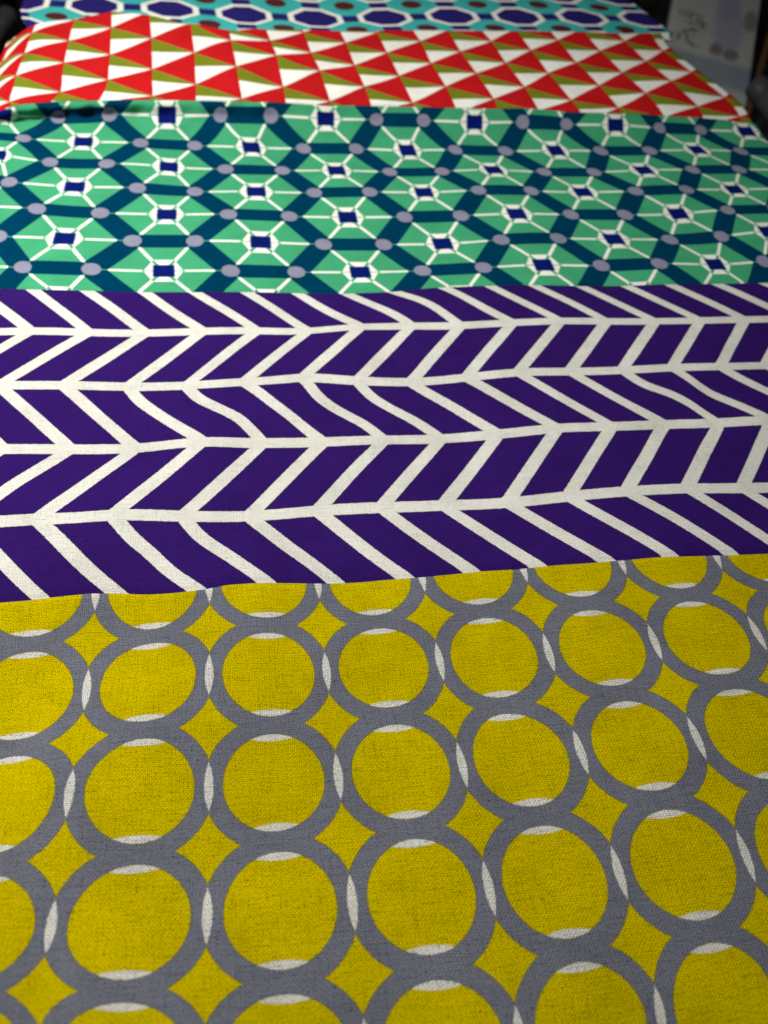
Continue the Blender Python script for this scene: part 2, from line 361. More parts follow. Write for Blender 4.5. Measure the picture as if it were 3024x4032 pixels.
CTL_P = (
    (1.286,-0.000,-0.2447,0.2311,0.0109), (2.286,-0.000,-0.2125,0.2389,0.0096), (3.286,-0.000,-0.1804,0.2476,0.0081), (4.286,-0.000,-0.1465,0.2563,0.0068),
    (5.286,-0.000,-0.1137,0.2632,0.0067), (6.286,-0.000,-0.0819,0.2696,0.0073), (7.286,-0.000,-0.0488,0.2805,0.0082), (8.286,-0.000,-0.0162,0.2871,0.0090),
    (9.286,-0.000,0.0160,0.2923,0.0097), (10.286,-0.000,0.0505,0.3013,0.0105), (11.286,-0.000,0.0828,0.3085,0.0113), (12.286,-0.000,0.1147,0.3145,0.0121),
    (13.286,-0.000,0.1490,0.3216,0.0129), (14.286,-0.000,0.1810,0.3279,0.0134), (15.286,-0.000,0.2136,0.3354,0.0138), (1.000,-1.526,-0.2424,0.1794,0.0103),
    (2.000,-1.526,-0.2100,0.1882,0.0077), (3.000,-1.526,-0.1757,0.1955,0.0066), (4.000,-1.526,-0.1436,0.2025,0.0065), (5.000,-1.526,-0.1115,0.2113,0.0062),
    (6.000,-1.526,-0.0785,0.2224,0.0059), (7.000,-1.526,-0.0460,0.2269,0.0056), (8.000,-1.526,-0.0136,0.2318,0.0059), (9.000,-1.526,0.0201,0.2398,0.0070),
    (10.000,-1.526,0.0520,0.2480,0.0083), (11.000,-1.526,0.0847,0.2547,0.0095), (12.000,-1.526,0.1184,0.2616,0.0107), (13.000,-1.526,0.1510,0.2689,0.0115),
    (14.000,-1.526,0.1833,0.2761,0.0118), (15.000,-1.526,0.2152,0.2844,0.0113), (1.286,-3.051,-0.2204,0.1320,0.0077), (2.286,-3.051,-0.1885,0.1397,0.0057),
    (3.286,-3.051,-0.1561,0.1474,0.0049), (4.286,-3.051,-0.1231,0.1586,0.0046), (5.286,-3.051,-0.0909,0.1638,0.0036), (6.286,-3.051,-0.0586,0.1710,0.0025),
    (7.286,-3.051,-0.0249,0.1796,0.0021), (8.286,-3.051,0.0073,0.1864,0.0030), (9.286,-3.051,0.0400,0.1936,0.0048), (10.286,-3.051,0.0741,0.2012,0.0067),
    (11.286,-3.051,0.1064,0.2075,0.0079), (12.286,-3.051,0.1386,0.2150,0.0086), (13.286,-3.051,0.1721,0.2212,0.0088), (14.286,-3.051,0.2054,0.2286,0.0090),
    (2.000,-4.577,-0.1858,0.0882,0.0067), (3.000,-4.577,-0.1527,0.0973,0.0052), (4.000,-4.577,-0.1203,0.1044,0.0027), (5.000,-4.577,-0.0885,0.1113,0.0010),
    (6.000,-4.577,-0.0549,0.1204,0.0007), (7.000,-4.577,-0.0224,0.1269,0.0012), (8.000,-4.577,0.0097,0.1334,0.0020), (9.000,-4.577,0.0436,0.1400,0.0031),
    (10.000,-4.577,0.0763,0.1479,0.0044), (11.000,-4.577,0.1080,0.1551,0.0056), (12.000,-4.577,0.1423,0.1628,0.0063), (13.000,-4.577,0.1748,0.1694,0.0060),
    (2.158,-5.950,-0.1678,0.0458,0.0026), (3.158,-5.950,-0.1366,0.0536,0.0019), (4.158,-5.950,-0.1022,0.0614,0.0011), (5.158,-5.950,-0.0705,0.0710,-0.0001),
    (6.158,-5.950,-0.0393,0.0768,-0.0008), (7.158,-5.950,-0.0055,0.0829,-0.0003), (8.158,-5.950,0.0272,0.0896,0.0015), (9.158,-5.950,0.0589,0.0976,0.0034),
    (10.158,-5.950,0.0928,0.1048,0.0048), (11.158,-5.950,0.1255,0.1118,0.0053), (12.158,-5.950,0.1579,0.1190,0.0050), (1.154,1.342,-0.2592,0.2734,0.0116),
    (2.154,1.342,-0.2279,0.2811,0.0109), (3.154,1.342,-0.1930,0.2904,0.0093), (4.154,1.342,-0.1617,0.2987,0.0078), (6.154,1.342,-0.0961,0.3150,0.0068),
    (7.154,1.342,-0.0626,0.3210,0.0073), (8.154,1.342,-0.0304,0.3283,0.0083), (9.154,1.342,0.0032,0.3382,0.0098), (10.154,1.342,0.0359,0.3448,0.0113),
    (11.154,1.342,0.0679,0.3507,0.0125), (12.154,1.342,0.1023,0.3569,0.0131), (13.154,1.342,0.1357,0.3640,0.0132), (14.154,1.342,0.1685,0.3708,0.0134),
    (3.304,-1.886,-0.1660,0.1853,0.0062), (3.604,-2.242,-0.1529,0.1764,0.0058), (3.966,-2.672,-0.1366,0.1666,0.0053), (4.339,-1.928,-0.1329,0.1921,0.0062),
    (4.598,-2.234,-0.1184,0.1854,0.0057), (4.767,-2.436,-0.1089,0.1809,0.0053), (4.929,-2.627,-0.1027,0.1758,0.0048), (5.462,-2.073,-0.0929,0.1977,0.0053),
    (5.796,-2.469,-0.0788,0.1876,0.0041), (6.394,-1.993,-0.0660,0.2077,0.0047), (6.646,-2.291,-0.0542,0.1996,0.0037), (6.922,-2.619,-0.0387,0.1916,0.0027),
    (7.366,-1.960,-0.0351,0.2146,0.0043), (7.590,-2.225,-0.0244,0.2079,0.0036), (7.888,-2.579,-0.0089,0.1992,0.0031), (12.398,-1.998,0.1322,0.2487,0.0104),
    (12.621,-2.262,0.1466,0.2431,0.0102), (12.876,-2.564,0.1580,0.2352,0.0097), (13.418,-2.021,0.1643,0.2549,0.0108), (13.676,-2.328,0.1728,0.2463,0.0103),
    (13.861,-2.547,0.1832,0.2411,0.0099), (7.388,1.065,-0.0523,0.3145,0.0077), (7.719,0.673,-0.0371,0.3051,0.0083), (8.471,0.967,-0.0136,0.3206,0.0090),
    (8.782,0.598,-0.0009,0.3107,0.0095), (6.547,0.877,-0.0799,0.3019,0.0071), (6.903,0.455,-0.0651,0.2909,0.0076), (3.366,-5.010,-0.1388,0.0848,0.0044),
    (3.604,-5.292,-0.1280,0.0776,0.0033), (3.934,-5.684,-0.1144,0.0677,0.0020), (4.356,-4.999,-0.1081,0.0928,0.0018), (4.619,-5.311,-0.0952,0.0855,0.0010),
    (5.583,-5.268,-0.0654,0.0948,-0.0000), (5.844,-5.577,-0.0534,0.0870,-0.0004), (1.732,-3.709,-0.2030,0.1142,0.0066), (1.555,-3.918,-0.2074,0.1064,0.0067),
    (1.845,-0.524,-0.2231,0.2183,0.0097), (1.407,-1.042,-0.2334,0.1983,0.0097), (2.845,-0.524,-0.1906,0.2265,0.0082), (2.407,-1.042,-0.2007,0.2065,0.0079),
    (3.845,-0.524,-0.1566,0.2347,0.0070), (3.407,-1.042,-0.1665,0.2140,0.0070), (4.845,-0.524,-0.1242,0.2420,0.0066), (4.407,-1.042,-0.1343,0.2213,0.0065),
    (5.845,-0.524,-0.0923,0.2493,0.0068), (5.407,-1.042,-0.1023,0.2296,0.0064), (6.845,-0.524,-0.0591,0.2599,0.0077), (6.407,-1.042,-0.0692,0.2404,0.0068),
    (7.845,-0.524,-0.0265,0.2653,0.0084), (7.407,-1.042,-0.0366,0.2451,0.0071), (8.845,-0.524,0.0056,0.2705,0.0089), (8.407,-1.042,-0.0044,0.2500,0.0076),
    (9.845,-0.524,0.0399,0.2794,0.0095), (9.407,-1.042,0.0295,0.2585,0.0084), (10.845,-0.524,0.0721,0.2874,0.0103), (10.407,-1.042,0.0616,0.2668,0.0093),
    (11.845,-0.524,0.1042,0.2936,0.0113), (11.407,-1.042,0.0941,0.2733,0.0104), (12.845,-0.524,0.1382,0.3004,0.0123), (12.407,-1.042,0.1279,0.2801,0.0116),
    (13.845,-0.524,0.1704,0.3071,0.0130), (13.407,-1.042,0.1602,0.2870,0.0124), (14.845,-0.524,0.2031,0.3149,0.0130), (14.407,-1.042,0.1928,0.2947,0.0124),
    (1.442,-2.049,-0.2242,0.1662,0.0083), (1.879,-2.568,-0.2060,0.1529,0.0066), (2.442,-2.049,-0.1918,0.1747,0.0063), (2.879,-2.568,-0.1733,0.1606,0.0054),
    (8.442,-2.049,0.0048,0.2194,0.0050), (8.879,-2.568,0.0230,0.2063,0.0047), (9.442,-2.049,0.0386,0.2268,0.0067), (9.879,-2.568,0.0569,0.2135,0.0067),
    (10.442,-2.049,0.0707,0.2340,0.0083), (10.879,-2.568,0.0891,0.2201,0.0082), (11.442,-2.049,0.1030,0.2406,0.0095), (11.879,-2.568,0.1213,0.2272,0.0092),
    (2.845,-3.575,-0.1668,0.1268,0.0051), (2.407,-4.093,-0.1767,0.1064,0.0061), (3.845,-3.575,-0.1340,0.1378,0.0039), (3.407,-4.093,-0.1440,0.1169,0.0042),
    (4.845,-3.575,-0.1013,0.1433,0.0028), (4.407,-4.093,-0.1114,0.1233,0.0023), (5.845,-3.575,-0.0691,0.1499,0.0021), (5.407,-4.093,-0.0793,0.1298,0.0014),
    (6.845,-3.575,-0.0355,0.1587,0.0018), (6.407,-4.093,-0.0456,0.1386,0.0013), (7.845,-3.575,-0.0031,0.1657,0.0022), (7.407,-4.093,-0.0132,0.1454,0.0017),
    (8.845,-3.575,0.0294,0.1730,0.0034), (8.407,-4.093,0.0191,0.1524,0.0025), (9.845,-3.575,0.0635,0.1802,0.0051), (9.407,-4.093,0.0532,0.1595,0.0038),
    (10.845,-3.575,0.0959,0.1869,0.0065), (10.407,-4.093,0.0858,0.1667,0.0052), (11.845,-3.575,0.1279,0.1941,0.0074), (11.407,-4.093,0.1175,0.1738,0.0063),
    (12.845,-3.575,0.1618,0.2010,0.0078), (12.407,-4.093,0.1517,0.1812,0.0069), (13.845,-3.575,0.1948,0.2081,0.0078), (13.407,-4.093,0.1845,0.1880,0.0067),
    (1.564,-5.989,-0.1840,0.0408,0.0035), (2.424,-5.939,-0.1600,0.0481,0.0023), (3.217,-5.967,-0.1344,0.0536,0.0017), (3.913,-5.992,-0.1102,0.0581,0.0013),
    (4.589,-5.920,-0.0887,0.0666,0.0007), (5.496,-5.954,-0.0600,0.0731,-0.0004), (6.783,-5.941,-0.0183,0.0809,-0.0007), (8.269,-5.912,0.0304,0.0916,0.0017),
    (9.428,-5.941,0.0679,0.0999,0.0038), (10.973,-5.951,0.1196,0.1105,0.0053), (12.780,-5.960,0.1777,0.1233,0.0043), (0.546,1.411,-0.2805,0.2713,0.0118),
    (1.945,1.366,-0.2348,0.2801,0.0111), (3.787,1.370,-0.1734,0.2966,0.0083), (6.298,1.345,-0.0914,0.3159,0.0068), (7.864,1.354,-0.0399,0.3264,0.0080),
    (9.438,1.339,0.0126,0.3401,0.0102), (12.191,1.371,0.1033,0.3581,0.0131), (15.293,1.342,0.2082,0.3801,0.0145), (1.522,-6.273,-0.1813,0.0337,0.0024),
    (1.453,-6.621,-0.1783,0.0258,0.0011), (2.385,-6.215,-0.1577,0.0411,0.0008), (2.319,-6.557,-0.1551,0.0330,-0.0008), (3.179,-6.235,-0.1322,0.0462,0.0006),
    (3.125,-6.567,-0.1297,0.0377,-0.0006), (3.878,-6.269,-0.1081,0.0501,0.0008), (3.841,-6.605,-0.1057,0.0411,0.0003), (4.548,-6.185,-0.0868,0.0580,0.0006),
    (4.518,-6.510,-0.0846,0.0484,0.0005), (5.445,-6.222,-0.0585,0.0643,-0.0005), (5.395,-6.542,-0.0569,0.0544,-0.0005), (6.724,-6.230,-0.0175,0.0721,-0.0011),
    (6.658,-6.578,-0.0167,0.0623,-0.0017), (8.199,-6.200,0.0304,0.0826,0.0012), (8.129,-6.549,0.0305,0.0725,0.0004), (9.348,-6.227,0.0673,0.0905,0.0035),
    (9.264,-6.560,0.0666,0.0800,0.0029), (10.884,-6.251,0.1180,0.1006,0.0050), (10.804,-6.599,0.1163,0.0896,0.0046), (12.670,-6.270,0.1749,0.1128,0.0043),
    (12.569,-6.632,0.1719,0.1011,0.0042), (-0.501,1.304,-0.3133,0.2564,0.0141), (17.291,0.905,0.2841,0.3807,0.0171), (-0.016,-1.395,-0.2742,0.1745,0.0121),
    (16.044,-2.000,0.2538,0.2756,0.0107), (0.465,-3.771,-0.2411,0.1034,0.0079), (14.595,-4.518,0.2270,0.1825,0.0052), (0.642,-5.547,-0.2152,0.0483,0.0053),
    (13.646,-6.559,0.2051,0.1108,0.0035),
)
CTL_G = (
    (0.000,0.000,-0.1888,0.3191,0.0094), (1.000,0.000,-0.0568,0.3506,0.0077), (2.000,0.000,0.0753,0.3804,0.0134), (3.000,0.000,0.2086,0.4095,0.0147),
    (-0.500,0.289,-0.2648,0.3414,0.0126), (0.500,0.289,-0.1327,0.3735,0.0091), (1.500,0.289,0.0004,0.4005,0.0112), (2.500,0.289,0.1337,0.4330,0.0143),
    (3.500,0.289,0.2615,0.4660,0.0183), (0.000,0.577,-0.2078,0.3957,0.0109), (1.000,0.577,-0.0748,0.4270,0.0104), (2.000,0.577,0.0582,0.4569,0.0136),
    (3.000,0.577,0.1936,0.4869,0.0158), (-0.500,0.866,-0.2841,0.4163,0.0150), (0.500,0.866,-0.1517,0.4530,0.0104), (1.500,0.866,-0.0178,0.4824,0.0119),
    (2.500,0.866,0.1168,0.5120,0.0149), (3.500,0.866,0.2517,0.5414,0.0196), (-1.000,1.154,-0.3548,0.4463,0.0187), (0.000,1.154,-0.2276,0.4738,0.0126),
    (1.000,1.154,-0.0934,0.5051,0.0118), (2.000,1.154,0.0406,0.5355,0.0146), (3.000,1.154,0.1759,0.5638,0.0181), (-0.500,1.443,-0.3042,0.4938,0.0169),
    (0.500,1.443,-0.1699,0.5254,0.0138), (1.500,1.443,-0.0359,0.5525,0.0166), (2.500,1.443,0.0979,0.5829,0.0197), (3.500,1.443,0.2337,0.6186,0.0218),
    (0.000,1.731,-0.2505,0.5546,0.0225), (1.000,1.731,-0.1132,0.5820,0.0249), (2.000,1.731,0.0221,0.6102,0.0265), (3.000,1.731,0.1581,0.6436,0.0271),
    (4.000,1.731,0.2913,0.6715,0.0249), (-0.664,1.731,-0.3401,0.5338,0.0186), (-0.336,1.731,-0.2993,0.5450,0.0210), (0.336,1.731,-0.2045,0.5632,0.0245),
    (0.664,1.731,-0.1619,0.5724,0.0257), (1.336,1.731,-0.0676,0.5915,0.0254), (1.664,1.731,-0.0259,0.6003,0.0262), (2.336,1.731,0.0677,0.6216,0.0274),
    (2.664,1.731,0.1090,0.6299,0.0269), (3.336,1.731,0.2024,0.6520,0.0256), (3.664,1.731,0.2434,0.6605,0.0251), (-0.664,0.000,-0.2761,0.2976,0.0125),
    (-0.336,0.000,-0.2352,0.3077,0.0112), (0.336,0.000,-0.1454,0.3314,0.0079), (-0.164,0.289,-0.2201,0.3526,0.0107), (0.164,0.289,-0.1792,0.3632,0.0098),
    (-0.664,0.577,-0.2963,0.3745,0.0155), (-0.336,0.577,-0.2551,0.3849,0.0126), (0.336,0.577,-0.1637,0.4084,0.0104), (-0.164,0.866,-0.2396,0.4294,0.0126),
    (0.164,0.866,-0.1985,0.4397,0.0111), (-0.664,1.154,-0.3152,0.4496,0.0168), (-0.336,1.154,-0.2753,0.4618,0.0149), (0.336,1.154,-0.1833,0.4850,0.0114),
    (-0.164,1.443,-0.2598,0.5058,0.0154), (0.164,1.443,-0.2175,0.5158,0.0143), (-0.836,0.866,-0.3303,0.4055,0.0180), (-0.836,1.443,-0.3495,0.4808,0.0185),
    (0.000,1.787,-0.2498,0.5553,0.0297), (0.000,1.675,-0.2482,0.5451,0.0195), (1.000,1.787,-0.1136,0.5842,0.0294), (1.000,1.675,-0.1122,0.5749,0.0217),
    (2.000,1.787,0.0214,0.6153,0.0305), (2.000,1.675,0.0225,0.6002,0.0239), (3.000,1.787,0.1580,0.6491,0.0300), (3.000,1.675,0.1578,0.6343,0.0242),
    (0.000,1.631,-0.2459,0.5376,0.0182), (1.000,1.631,-0.1105,0.5680,0.0200), (2.000,1.631,0.0225,0.5922,0.0225), (0.336,1.791,-0.2044,0.5650,0.0307),
    (0.336,1.671,-0.2031,0.5558,0.0206), (-0.336,1.791,-0.2973,0.5430,0.0281), (-0.336,1.671,-0.2966,0.5354,0.0183), (-0.664,1.791,-0.3375,0.5310,0.0254),
    (-0.664,1.671,-0.3358,0.5217,0.0177), (0.664,1.791,-0.1621,0.5745,0.0318), (0.664,1.671,-0.1607,0.5653,0.0211), (1.336,1.791,-0.0682,0.5949,0.0299),
    (1.336,1.671,-0.0668,0.5842,0.0226), (2.336,1.791,0.0671,0.6281,0.0317), (2.336,1.671,0.0679,0.6116,0.0246), (2.664,1.791,0.1086,0.6355,0.0304),
    (2.664,1.671,0.1089,0.6212,0.0245), (-0.799,-0.214,-0.2805,0.2713,0.0118), (-0.420,-0.215,-0.2348,0.2801,0.0111), (0.063,-0.215,-0.1734,0.2966,0.0083),
    (0.692,-0.222,-0.0914,0.3159,0.0068), (1.083,-0.222,-0.0399,0.3264,0.0080), (1.487,-0.199,0.0126,0.3401,0.0102), (2.177,-0.213,0.1033,0.3581,0.0131),
    (2.991,-0.212,0.2082,0.3801,0.0145), (-1.018,1.764,-0.3790,0.5106,0.0265), (-0.959,1.815,-0.3737,0.5196,0.0281), (-0.866,1.845,-0.3636,0.5272,0.0290),
    (-0.692,1.860,-0.3429,0.5363,0.0299), (-0.546,1.858,-0.3250,0.5419,0.0305), (-0.354,1.846,-0.3006,0.5485,0.0311), (-0.083,1.840,-0.2631,0.5577,0.0327),
    (0.226,1.837,-0.2203,0.5665,0.0337), (0.556,1.831,-0.1770,0.5756,0.0341), (0.877,1.838,-0.1330,0.5857,0.0337), (1.198,1.853,-0.0882,0.5972,0.0335),
    (1.541,1.852,-0.0424,0.6088,0.0334), (1.886,1.849,0.0045,0.6203,0.0334), (2.275,1.848,0.0582,0.6349,0.0338), (2.604,1.848,0.1016,0.6439,0.0331),
    (2.965,1.851,0.1520,0.6566,0.0323), (3.354,1.859,0.2044,0.6713,0.0306), (3.666,1.869,0.2450,0.6831,0.0289), (3.866,1.862,0.2722,0.6892,0.0276),
    (4.068,1.831,0.3015,0.6917,0.0262), (-0.810,-0.293,-0.2771,0.2631,0.0116), (-0.823,-0.372,-0.2736,0.2550,0.0114), (-0.431,-0.294,-0.2318,0.2717,0.0110),
    (-0.442,-0.374,-0.2289,0.2635,0.0108), (0.058,-0.295,-0.1711,0.2879,0.0081), (0.051,-0.376,-0.1688,0.2794,0.0079), (0.685,-0.304,-0.0899,0.3063,0.0069),
    (0.679,-0.386,-0.0885,0.2969,0.0070), (1.074,-0.304,-0.0391,0.3164,0.0081), (1.067,-0.387,-0.0383,0.3067,0.0083), (1.476,-0.278,0.0127,0.3302,0.0101),
    (1.467,-0.358,0.0129,0.3204,0.0100), (2.164,-0.289,0.1024,0.3480,0.0128), (2.153,-0.366,0.1015,0.3381,0.0125), (2.975,-0.292,0.2059,0.3692,0.0144),
    (2.962,-0.372,0.2036,0.3585,0.0142), (-1.268,1.089,-0.3817,0.4235,0.0229), (4.268,1.337,0.3427,0.6227,0.0248), (-1.108,0.383,-0.3398,0.3325,0.0190),
    (3.844,0.390,0.3026,0.4853,0.0213), (-1.065,-0.210,-0.3093,0.2644,0.0136), (3.543,-0.262,0.2739,0.3849,0.0176), (-1.078,1.758,-0.3861,0.5075,0.0268),
    (-1.076,1.732,-0.3830,0.5009,0.0274), (-1.073,1.700,-0.3828,0.4992,0.0256), (-1.067,1.648,-0.3837,0.4989,0.0221), (-1.057,1.578,-0.3848,0.4983,0.0177),
    (-1.044,1.485,-0.3790,0.4852,0.0178), (-1.042,1.335,-0.3696,0.4646,0.0191), (-0.936,1.823,-0.3712,0.5216,0.0283), (-0.936,1.800,-0.3685,0.5152,0.0287),
    (-0.936,1.773,-0.3685,0.5140,0.0267), (-0.934,1.729,-0.3698,0.5144,0.0228), (-0.927,1.671,-0.3713,0.5149,0.0180), (-0.914,1.592,-0.3662,0.5025,0.0176),
    (-0.892,1.458,-0.3576,0.4823,0.0184), (-0.787,1.853,-0.3543,0.5315,0.0294), (-0.789,1.832,-0.3518,0.5253,0.0297), (-0.790,1.807,-0.3519,0.5243,0.0275),
    (-0.791,1.767,-0.3533,0.5251,0.0234), (-0.789,1.716,-0.3550,0.5262,0.0184), (-0.782,1.649,-0.3504,0.5142,0.0177), (-0.759,1.526,-0.3425,0.4944,0.0181),
    (-0.635,1.859,-0.3360,0.5386,0.0301), (-0.636,1.839,-0.3337,0.5325,0.0303), (-0.638,1.815,-0.3339,0.5317,0.0281), (-0.639,1.777,-0.3353,0.5329,0.0238),
    (-0.640,1.729,-0.3370,0.5344,0.0186), (-0.640,1.671,-0.3329,0.5228,0.0177), (-0.626,1.555,-0.3256,0.5033,0.0178), (-0.481,1.854,-0.3169,0.5442,0.0307),
    (-0.481,1.833,-0.3149,0.5385,0.0307), (-0.480,1.808,-0.3151,0.5377,0.0285), (-0.481,1.771,-0.3164,0.5389,0.0243), (-0.481,1.725,-0.3180,0.5404,0.0190),
    (-0.483,1.669,-0.3143,0.5293,0.0178), (-0.485,1.566,-0.3078,0.5106,0.0176), (-0.331,1.845,-0.2975,0.5493,0.0313), (-0.329,1.823,-0.2958,0.5442,0.0311),
    (-0.327,1.761,-0.2969,0.5440,0.0248), (-0.341,1.572,-0.2894,0.5171,0.0174), (-0.187,1.841,-0.2778,0.5542,0.0321), (-0.187,1.819,-0.2764,0.5497,0.0316),
    (-0.186,1.794,-0.2765,0.5488,0.0294), (-0.185,1.760,-0.2772,0.5490,0.0256), (-0.185,1.721,-0.2780,0.5491,0.0208), (-0.187,1.671,-0.2754,0.5398,0.0188),
    (-0.198,1.582,-0.2707,0.5236,0.0174), (-0.045,1.839,-0.2578,0.5588,0.0328), (-0.047,1.817,-0.2567,0.5549,0.0322), (-0.048,1.792,-0.2567,0.5538,0.0300),
    (-0.049,1.761,-0.2571,0.5534,0.0263), (-0.048,1.726,-0.2575,0.5529,0.0219), (-0.049,1.679,-0.2554,0.5444,0.0195), (-0.055,1.593,-0.2515,0.5297,0.0174),
    (0.099,1.837,-0.2375,0.5630,0.0333), (0.097,1.816,-0.2367,0.5597,0.0324), (0.095,1.792,-0.2366,0.5584,0.0303), (0.094,1.762,-0.2368,0.5574,0.0269),
    (0.094,1.725,-0.2369,0.5560,0.0227), (0.094,1.678,-0.2351,0.5483,0.0200), (0.093,1.594,-0.2318,0.5347,0.0174), (0.250,1.837,-0.2171,0.5671,0.0338),
    (0.248,1.817,-0.2164,0.5640,0.0328), (0.246,1.794,-0.2163,0.5627,0.0307), (0.245,1.761,-0.2163,0.5615,0.0273), (0.245,1.722,-0.2163,0.5599,0.0232),
    (0.245,1.672,-0.2148,0.5526,0.0204), (0.244,1.594,-0.2119,0.5396,0.0175), (0.406,1.834,-0.1966,0.5713,0.0340), (0.404,1.814,-0.1959,0.5682,0.0330),
    (0.403,1.790,-0.1958,0.5669,0.0309), (0.403,1.756,-0.1958,0.5658,0.0275), (0.404,1.715,-0.1957,0.5642,0.0233), (0.403,1.665,-0.1943,0.5569,0.0204),
    (0.397,1.591,-0.1916,0.5440,0.0175), (0.564,1.809,-0.1753,0.5727,0.0330), (0.564,1.784,-0.1752,0.5713,0.0310), (0.565,1.750,-0.1751,0.5702,0.0275),
    (0.565,1.710,-0.1749,0.5685,0.0234), (0.564,1.662,-0.1736,0.5611,0.0205), (0.549,1.589,-0.1711,0.5481,0.0176),
)
